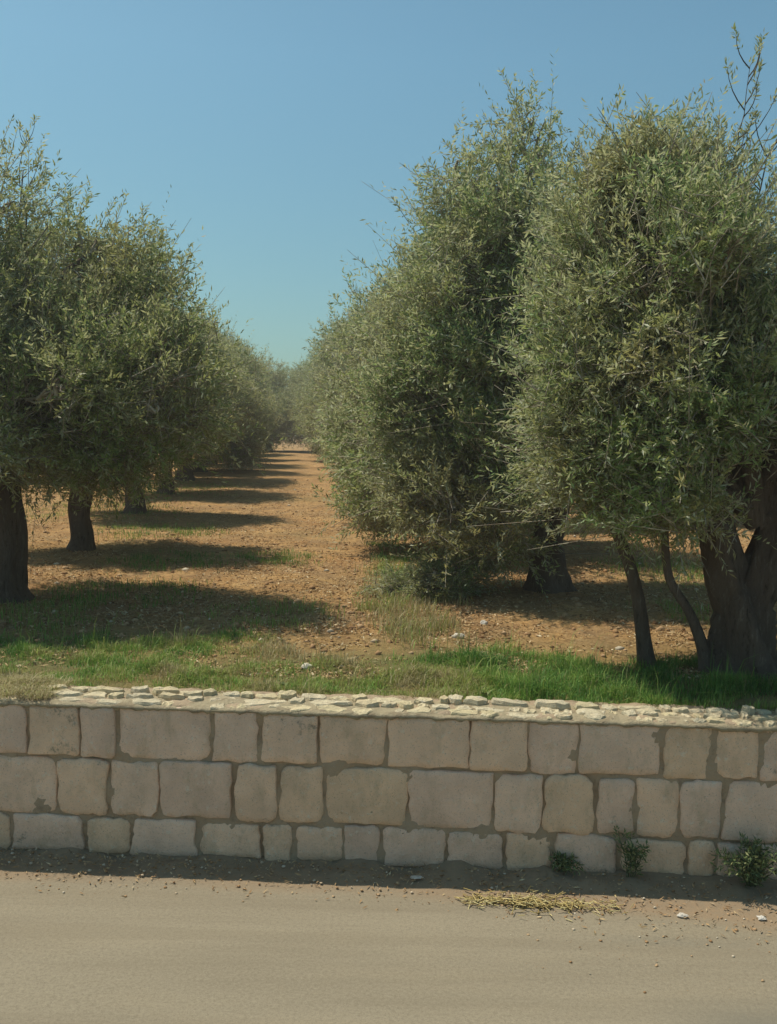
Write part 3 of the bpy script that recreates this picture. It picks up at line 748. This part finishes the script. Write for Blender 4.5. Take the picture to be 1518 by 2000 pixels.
SH = [((2.06, 6.05, zb + 1.95), [(0, 0, 0), (0.0, 0, 0.62), (-0.05, 0, 0.9), (0.02, 0, 1.35), (0.07, 0, 1.75)], 'tall bare forked shoot above the near right crown, highest in the picture', 20),
      ((2.10, 6.00, zb + 1.95), [(0, 0, 0), (0.0, 0, 0.65), (0.10, 0, 1.0), (0.16, 0, 1.25), (0.26, 0, 1.42)], 'shorter bare shoot spreading right of the tall forked shoot', 10),
      ((-3.02, 8.1, zb + 2.9), [(0, 0, 0), (0.02, 0, 0.3), (-0.03, 0, 0.6), (0.03, 0, 0.9)], 'thin bare shoot above the first tree of the left row', 5)]
for loc, pts, lb, sb in SH: R_s = shoot('bare_shoot', loc, pts, rg, lb, sb)

# ------------------------------------------------------------------ ground cover
def blades(name, P, H, wid, tint, rng, lean=0.5):
    N = len(P)
    az = rng.uniform(0, 2 * math.pi, N); d = np.stack([np.cos(az), np.sin(az), np.zeros(N)], 1)
    side = np.stack([-np.sin(az), np.cos(az), np.zeros(N)], 1)
    ln = np.abs(rng.normal(0, lean, N)) * H
    w = (wid * (0.6 + 0.8 * rng.random(N)))[:, None]
    up = np.array([0, 0, 1.0]); Hc = H[:, None]
    mid = P + up * Hc * 0.6 + d * (ln * 0.35)[:, None]
    tip = P + up * Hc * (1 - 0.25 * np.minimum(ln / np.maximum(H, 1e-6), 1.5))[:, None] + d * ln[:, None]
    V = np.stack([P - side * w / 2, P + side * w / 2, mid + side * w * 0.4, mid - side * w * 0.4, tip], 1).reshape(-1, 3)
    q = np.arange(N)[:, None] * 5
    F = np.concatenate([q + np.array([[0, 1, 2]]), q + np.array([[0, 2, 3]]), q + np.array([[3, 2, 4]])], 0)
    return npmesh(name, V, F, {'tint': ('FACE', np.concatenate([tint] * 3))})

def dry_roots():
    rng = np.random.default_rng(23); N = 4200
    u = -1.75 - np.abs(rng.normal(0, 0.36, N)); v = rng.uniform(0.0, 0.36, N)
    P = np.array([tuple(wp(a, b, WT + 0.008 + 0.02 * rng.random() + 0.03 * max(0, noise.noise(Vector((a * 6, b * 6, 0)))))) for a, b in zip(u, v)])
    me = blades('roots', P, rng.uniform(0.01, 0.05, N), 0.003, np.clip(rng.normal(0.86, 0.12, N), 0.62, 1), rng, 1.6)
    tag(link('dry_roots', me, M['grass']), 'mat of dry roots and hay spilling onto the wall top at the left edge', 'dry hay', kind='stuff')

def n3(x, y, z, s): return noise.noise(Vector((x * s, y * s, z)))

def grass():
    rng = np.random.default_rng(3); r = random.Random(3)
    P = []; H = []; T = []
    tries = 0
    while len(P) < 130000 and tries < 600000:
        tries += 1
        v = 0.30 + 3.2 * r.random() ** 1.35; u = r.uniform(-4.2, 4.2)
        a = n3(u, v, 20, 0.8); b = n3(u, v, 30, 3.0)
        edge = 1.85 + 0.9 * a + 0.25 * b + (-0.2 if -1.15 < u < 0.1 else 0) + (0.15 if u > 0.5 else 0.0)
        dn = max(0, min(1, (edge - v) / 0.5)) * (0.55 + 0.9 * b + 0.5 * a)
        centre = math.exp(-((u + 0.35) / 0.65) ** 2)
        dn *= 1 - 0.22 * centre
        if v < 0.42: dn *= 0.55
        if r.random() > dn: continue
        p = wp(u, v); P.append((p.x, p.y, gz(p.x, p.y) - 0.006))
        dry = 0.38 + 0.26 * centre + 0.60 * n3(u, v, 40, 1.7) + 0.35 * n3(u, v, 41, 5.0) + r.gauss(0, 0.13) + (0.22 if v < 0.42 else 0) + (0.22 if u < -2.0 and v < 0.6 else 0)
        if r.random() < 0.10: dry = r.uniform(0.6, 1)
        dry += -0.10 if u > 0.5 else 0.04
        T.append(min(1, max(0, dry)))
        H.append(r.uniform(0.018, 0.045) * (1 + 1.4 * max(0, b + 0.1)) * (1.3 if u > 0.4 else 0.9) * (0.6 + 0.5 * r.random()) * (2.4 if r.random() < 0.025 else 1) * (0.6 + 1.2 * max(0, 0.5 + n3(u, v, 90, 6))))
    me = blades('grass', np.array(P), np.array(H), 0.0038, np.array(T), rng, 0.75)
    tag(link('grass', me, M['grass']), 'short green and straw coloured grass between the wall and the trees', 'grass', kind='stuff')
grass()

def patches():
    """thin dry weeds and green tufts further into the orchard"""
    rng = np.random.default_rng(4); r = random.Random(4)
    P = []; H = []; T = []
    cs = [(-2.3, 8.4, 0.7, 0.25), (-1.3, 11.2, 0.5, 0.3), (-2.4, 10.6, 0.6, 0.2), (0.25, 9.8, 0.30, 0.3), (0.10, 11.3, 0.30, 0.2), (0.25, 8.5, 0.45, 0.85), (0.22, 7.5, 0.35, 0.9), (-0.05, 8.0, 0.22, 0.7), (0.05, 9.2, 0.3, 0.8), (0.25, 7.0, 0.3, 0.8), (0.0, 10.2, 0.3, 0.6), (0.0, 12.6, 0.3, 0.4),
          (-3.3, 14.0, 0.9, 0.3), (-5, 17, 1.4, 0.35), (-5.5, 22, 2, 0.4), (2.4, 8.0, 0.4, 0.6), (3.2, 10.5, 0.8, 0.4), (-0.9, 7.6, 0.5, 0.6), (-2.7, 7.2, 0.6, 0.5)]
    for cx, cy, rad, dry in cs:
        for _ in range(int(2600 * rad)):
            a = r.uniform(0, 6.28); q = rad * math.sqrt(r.random()) * (1 + 0.5 * r.gauss(0, 0.4))
            x, y = cx + q * math.cos(a), cy + q * math.sin(a) * 1.3
            if n3(x, y, 50, 3) < -0.15: continue
            P.append((x, y, gz(x, y) - 0.004)); T.append(min(1, max(0, dry + r.gauss(0, 0.2))))
            H.append(r.uniform(0.03, 0.09) * (1.7 if dry > 0.55 and x > -0.5 and x < 1 else 1))
    me = blades('weeds', np.array(P), np.array(H), 0.005, np.array(T), rng, 0.6)
    tag(link('orchard_weeds', me, M['grass']), 'scattered dry and green weeds on the soil under the olive trees', 'weeds', kind='stuff')
patches()
dry_roots()

def scatter_clods():
    import bmesh
    bm = bmesh.new(); bmesh.ops.create_icosphere(bm, subdivisions=1, radius=1.0)
    bv = np.array([v.co[:] for v in bm.verts]); bf = np.array([[v.index for v in f.verts] for f in bm.faces]); bm.free()
    rng = np.random.default_rng(8); r = random.Random(8)
    P = []; Sz = []; T = []
    while len(P) < 12000:
        y = 6.0 + 20 * r.random() ** 1.7; x = r.uniform(-0.5, 0.5) * y * 0.95
        v = (y - 4.97)
        if v < 1.2 or (v < 2.0 and r.random() < 0.6): continue
        if n3(x, y, 60, 1.2) + r.gauss(0, 0.25) < -0.1: continue
        s_ = 0.005 + 0.030 * r.random() ** 6
        P.append((x, y, gz(x, y) + s_ * 0.1)); Sz.append(s_); T.append(min(1, max(0, r.gauss(0.45, 0.22) + (0.35 if r.random() < 0.04 else 0))))
    P = np.array(P); Sz = np.array(Sz); N = len(P)
    jit = 1 + 0.35 * rng.normal(size=(N, len(bv), 1)) * 0.6
    V = (P[:, None, :] + bv[None] * jit * Sz[:, None, None] * (0.7 + 0.6 * rng.random((N, 1, 3))) * np.array([1, 1, 0.65])).reshape(-1, 3)
    F = (np.arange(N)[:, None, None] * len(bv) + bf[None]).reshape(-1, 3)
    me = npmesh('clods', V, F, {'tint': ('FACE', np.repeat(np.array(T), len(bf)))})
    tag(link('soil_clods', me, M['clod']), 'small clods and pebbles of ochre soil strewn over the orchard ground', 'soil clods', kind='stuff')
    # dry leaf litter
    P = []; T = []
    while len(P) < 100000:
        y = 5.7 + 19 * r.random() ** 1.5; x = r.uniform(-0.5, 0.5) * y * 0.95
        v = y - 4.97
        dn = 0.45 + 1.1 * n3(x, y, 70, 1.0) + 0.8 * n3(x, y, 71, 4.0) + (0.2 if v > 2 else -0.25)
        if r.random() > dn: continue
        P.append((x, y, gz(x, y) + 0.004 + 0.012 * r.random())); T.append(min(1, max(0, r.gauss(0.5, 0.24))))
    P = np.array(P); N = len(P)
    ax = nrm(rng.normal(size=(N, 3)) * np.array([1, 1, 0.35])); sd_ = nrm(np.cross(ax, nrm(rng.normal(size=(N, 3)) * np.array([.6, .6, 1.4]))))
    l = (0.018 + 0.036 * rng.random((N, 1)) ** 2); w = 0.006 + 0.008 * rng.random((N, 1))
    V = np.stack([P - ax * l / 2, P + sd_ * w / 2, P + ax * l / 2, P - sd_ * w / 2], 1).reshape(-1, 3)
    me = npmesh('litter', V, np.arange(N * 4).reshape(N, 4), {'tint': ('FACE', np.array(T))})
    tag(link('leaf_litter', me, M['litter']), 'dry fallen olive leaves and straw covering the soil of the path', 'leaf litter', kind='stuff')
    return bv, bf
BV, BF = scatter_clods()

def straw_pile():
    rng = np.random.default_rng(14); N = 420
    cu = rng.uniform(0.42, 1.15, 26); cu[:10] = rng.normal(0.66, 0.10, 10); k_ = rng.integers(0, 26, N)
    u = cu[k_] + rng.normal(0, 0.035, N); v = -0.30 - 0.03 * rng.random(26)[k_] + rng.normal(0, 0.022, N) * np.where(rng.random(N) < 0.3, 2.6, 1)
    P = np.array([tuple(wp(a, b, 0.006 + 0.02 * rng.random())) for a, b in zip(u, v)])
    ax = nrm(rng.normal(size=(N, 3)) * np.array([1.3, 1, 0.22])); sd_ = nrm(np.cross(ax, np.array([0.1, 0, 1.0])))
    l = 0.02 + 0.045 * rng.random((N, 1)); w = 0.003 + 0.004 * rng.random((N, 1)); up = np.array([0, 0, 0.003])
    # three-sided slivers
    a, b = P - ax * l / 2, P + ax * l / 2
    V = np.stack([a + sd_ * w / 2, a - sd_ * w / 2, a + up, b + sd_ * w / 2, b - sd_ * w / 2, b + up], 1).reshape(-1, 3)
    q = np.arange(N)[:, None] * 6
    F = np.concatenate([q + np.array([k]) for k in ([0, 1, 4, 3], [1, 2, 5, 4], [2, 0, 3, 5])], 0)
    me = npmesh('straw', V, F, {'tint': ('FACE', np.tile(rng.random(N), 3))})
    tag(link('straw', me, M['straw']), 'drift of yellow straw on the road at the edge of the wall shadow', 'straw', kind='stuff')
straw_pile()

def foot_litter():
    rng = np.random.default_rng(31); N = 1500
    u = rng.uniform(-2.4, 3.0, N); v = -0.03 - np.abs(rng.normal(0, 0.17, N)) * np.where(u > 0.9, 1.5, 0.8)
    P = np.array([tuple(wp(a, b, 0.008 + max(0, 0.05 * (b + 0.26) / 0.30))) for a, b in zip(u, v)])
    ax = nrm(rng.normal(size=(N, 3)) * np.array([1, 1, 0.25])); sd_ = nrm(np.cross(ax, nrm(rng.normal(size=(N, 3)) * np.array([.4, .4, 1.4]))))
    l = 0.012 + 0.03 * rng.random((N, 1)); w = 0.003 + 0.006 * rng.random((N, 1))
    V = np.stack([P - ax * l / 2, P + sd_ * w / 2, P + ax * l / 2, P - sd_ * w / 2], 1).reshape(-1, 3)
    me = npmesh('litter', V, np.arange(N * 4).reshape(N, 4), {'tint': ('FACE', np.clip(rng.normal(0.45, 0.25, N), 0, 1))})
    tag(link('roadside_litter', me, M['litter']), 'dry leaves and bits of straw blown along the foot of the wall', 'leaf litter', kind='stuff')
foot_litter()

def road_grit():
    rng = np.random.default_rng(15); N = 2600
    u = rng.uniform(-2.4, 3.2, N); v = -0.02 - np.abs(rng.normal(0, 0.26, N)) * np.where(u > 0.6, 1.3, 0.6)
    P = np.array([tuple(wp(a, b, 0.002 + max(0, 0.04 * (b + 0.3) / 0.35))) for a, b in zip(u, v)])
    sz = 0.0018 + 0.008 * rng.random(N) ** 5
    V = (P[:, None, :] + BV[None] * (1 + 0.2 * rng.normal(size=(N, len(BV), 1))) * sz[:, None, None] * np.array([1, 1, .6])).reshape(-1, 3)
    F = (np.arange(N)[:, None, None] * len(BV) + BF[None]).reshape(-1, 3)
    me = npmesh('grit', V, F, {'tint': ('FACE', np.repeat(np.clip(rng.normal(0.7, 0.25, N), 0, 1), len(BF)))})
    tag(link('road_grit', me, M['clod']), 'loose grit and crumbs of stone along the foot of the wall', 'grit', kind='stuff')
road_grit()

def rock(name, loc, size, label, cat='stone', seed=0):
    import bmesh
    bm = bmesh.new(); bmesh.ops.create_icosphere(bm, subdivisions=2, radius=1.0)
    for v in bm.verts:
        f = 1 + 0.45 * noise.noise(v.co * 1.3 + Vector((seed, 0, 0))) + 0.15 * noise.noise(v.co * 3 + Vector((seed, 5, 0)))
        v.co = Vector((v.co.x * size[0], v.co.y * size[1], v.co.z * size[2])) * f
    me = bpy.data.meshes.new(name); bm.to_mesh(me); bm.free()
    tag(link(name, me, M['rock'], None, loc), label, cat)
def rg2(x, y): return (x, y, gz(x, y))
rock('pebble', wp(0.175, -0.14, 0.03), (0.030, 0.016, 0.006), 'flat pale bit of paper lying in the shadow at the foot of the wall', 'stone', 1)  # paper bit, modelled with the flattened pebble mesh
rock('pebble', wp(1.425, -0.37, 0.008), (0.024, 0.016, 0.009), 'white pebble on the road just outside the wall shadow', 'stone', 2)
rock('pebble', wp(1.79, -0.36, 0.008), (0.022, 0.018, 0.008), 'small white pebble on the road below the dark weed at the right edge', 'stone', 3)
p = rg2(-0.49, 5.93); rock('pebble', (p[0], p[1], p[2] + 0.015), (0.033, 0.028, 0.024), 'grey pebble standing in the short grass at the end of the path', 'stone', 4)
p = rg2(0.52, 6.95); rock('pebble', (p[0], p[1], p[2] + 0.012), (0.045, 0.03, 0.022), 'pale stone on bare soil beyond the grass, right of the path', 'stone', 5)
p = rg2(0.75, 7.4); rock('pebble', (p[0], p[1], p[2] + 0.010), (0.03, 0.03, 0.018), 'little pale stone near the shade of the second right trunk', 'stone', 6)

def weed(loc, h, spread, n, label, seed, tint0=0.4):
    rng = np.random.default_rng(seed); root = empty('weed', loc); tag(root, label, 'weed')
    T = Tubes(); B = []; D = []; Ls = []
    for k in range(n):
        a = rng.uniform(0, 6.28); q = spread * rng.random()
        e = np.array([q * math.cos(a), q * math.sin(a) * 0.5 - 0.03, h * (0.5 + 0.5 * rng.random())])
        pts = curve_pts((0.01 * rng.normal(), 0, -0.01), e, 5, 0.06, rng, 0.03)
        T.add(pts, [0.0025 * (1 - 0.6 * i / 5) for i in range(6)], 3)
        for i in range(1, 6):
            for _ in range(3):
                B.append(pts[i] + rng.normal(0, 0.006, 3)); D.append(nrm(pts[i] - pts[i - 1] + rng.normal(0, 0.02, 3)))
    link('stem', T.mesh('stem'), M['weed'], root)
    B = np.array(B); D = np.array(D)
    fm = foliage('weed_leaves', B, D, np.full(len(B), 0.03), 3, 0.032, 0.009, rng, np.zeros(len(B)))
    tag(link('leaves', fm, M['weed'], root), kind='stuff')
weed(wp(1.24, -0.05, 0.03), 0.24, 0.13, 9, 'thin green weed growing from the foot of the wall above the straw', 51)
weed(wp(1.83, -0.08, 0.03), 0.22, 0.26, 34, 'dense dark weed at the foot of the wall near the right edge', 52)
weed(wp(0.90, -0.02, 0.04), 0.07, 0.09, 8, 'small dark weed tuft in a gap of the lowest course of the wall', 53)

def leafy(loc, h, n, label, seed):
    rng = np.random.default_rng(seed); root = empty('broadleaf_weed', loc); tag(root, label, 'weed')
    for k in range(n):
        a = rng.uniform(0, 6.28) if k else 0.6; L = h * (0.7 + 0.4 * rng.random()); V = []; F = []
        for i in range(6):
            t = i / 5; w = 0.012 * math.sin(math.pi * min(1, t * 0.92 + 0.08)) * (1 if k else 1.3)
            x = L * 0.55 * t ** 1.4; z = L * t * (1 - 0.25 * t * t)
            c = Vector((x * math.cos(a), x * math.sin(a), z)); s_ = Vector((-math.sin(a), math.cos(a), 0)) * w
            V += [tuple(c - s_), tuple(c - Vector((0, 0, w * .35))), tuple(c + s_)]
            if i: b = 3 * i; F += [(b - 3, b - 2, b + 1, b), (b - 2, b - 1, b + 2, b + 1)]
        me = npmesh('leaf', np.array(V), np.array(F), {'tint': ('POINT', np.full(len(V), 0.75))}, smooth=True)
        link('leaf', me, M['weed'], root)
p = wp(0.52, 0.45); leafy((p.x, p.y, gz(p.x, p.y)), 0.085, 6, 'bright broad leaved weed standing in the grass behind the coping', 61)
p = wp(-0.60, 0.50); leafy((p.x, p.y, gz(p.x, p.y)), 0.06, 3, 'single upright yellowish blade plant in the grass behind the coping', 62)

# ------------------------------------------------------------------ the thin summer haze
def haze():
    m = bpy.data.materials.new('haze_air'); m.use_nodes = True; t = m.node_tree; t.nodes.clear()
    o = t.nodes.new('ShaderNodeOutputMaterial'); v = t.nodes.new('ShaderNodeVolumePrincipled')
    v.inputs['Color'].default_value = (0.93, 0.90, 0.84, 1); v.inputs['Density'].default_value = 0.0026
    v.inputs['Anisotropy'].default_value = 0.3
    t.links.new(v.outputs[0], o.inputs['Volume'])
    a, z0, z1 = 430.0, -1.4, 7.5
    V = [(x, y, z) for z in (z0, z1) for y in (-a, a) for x in (-a, a)]
    F = [(0, 2, 3, 1), (4, 5, 7, 6), (0, 1, 5, 4), (2, 6, 7, 3), (0, 4, 6, 2), (1, 3, 7, 5)]
    me = bpy.data.meshes.new('haze'); me.from_pydata(V, [], F)
    tag(link('haze', me, m), 'thin warm summer haze over the orchard and the road', 'haze', kind='stuff')
haze()
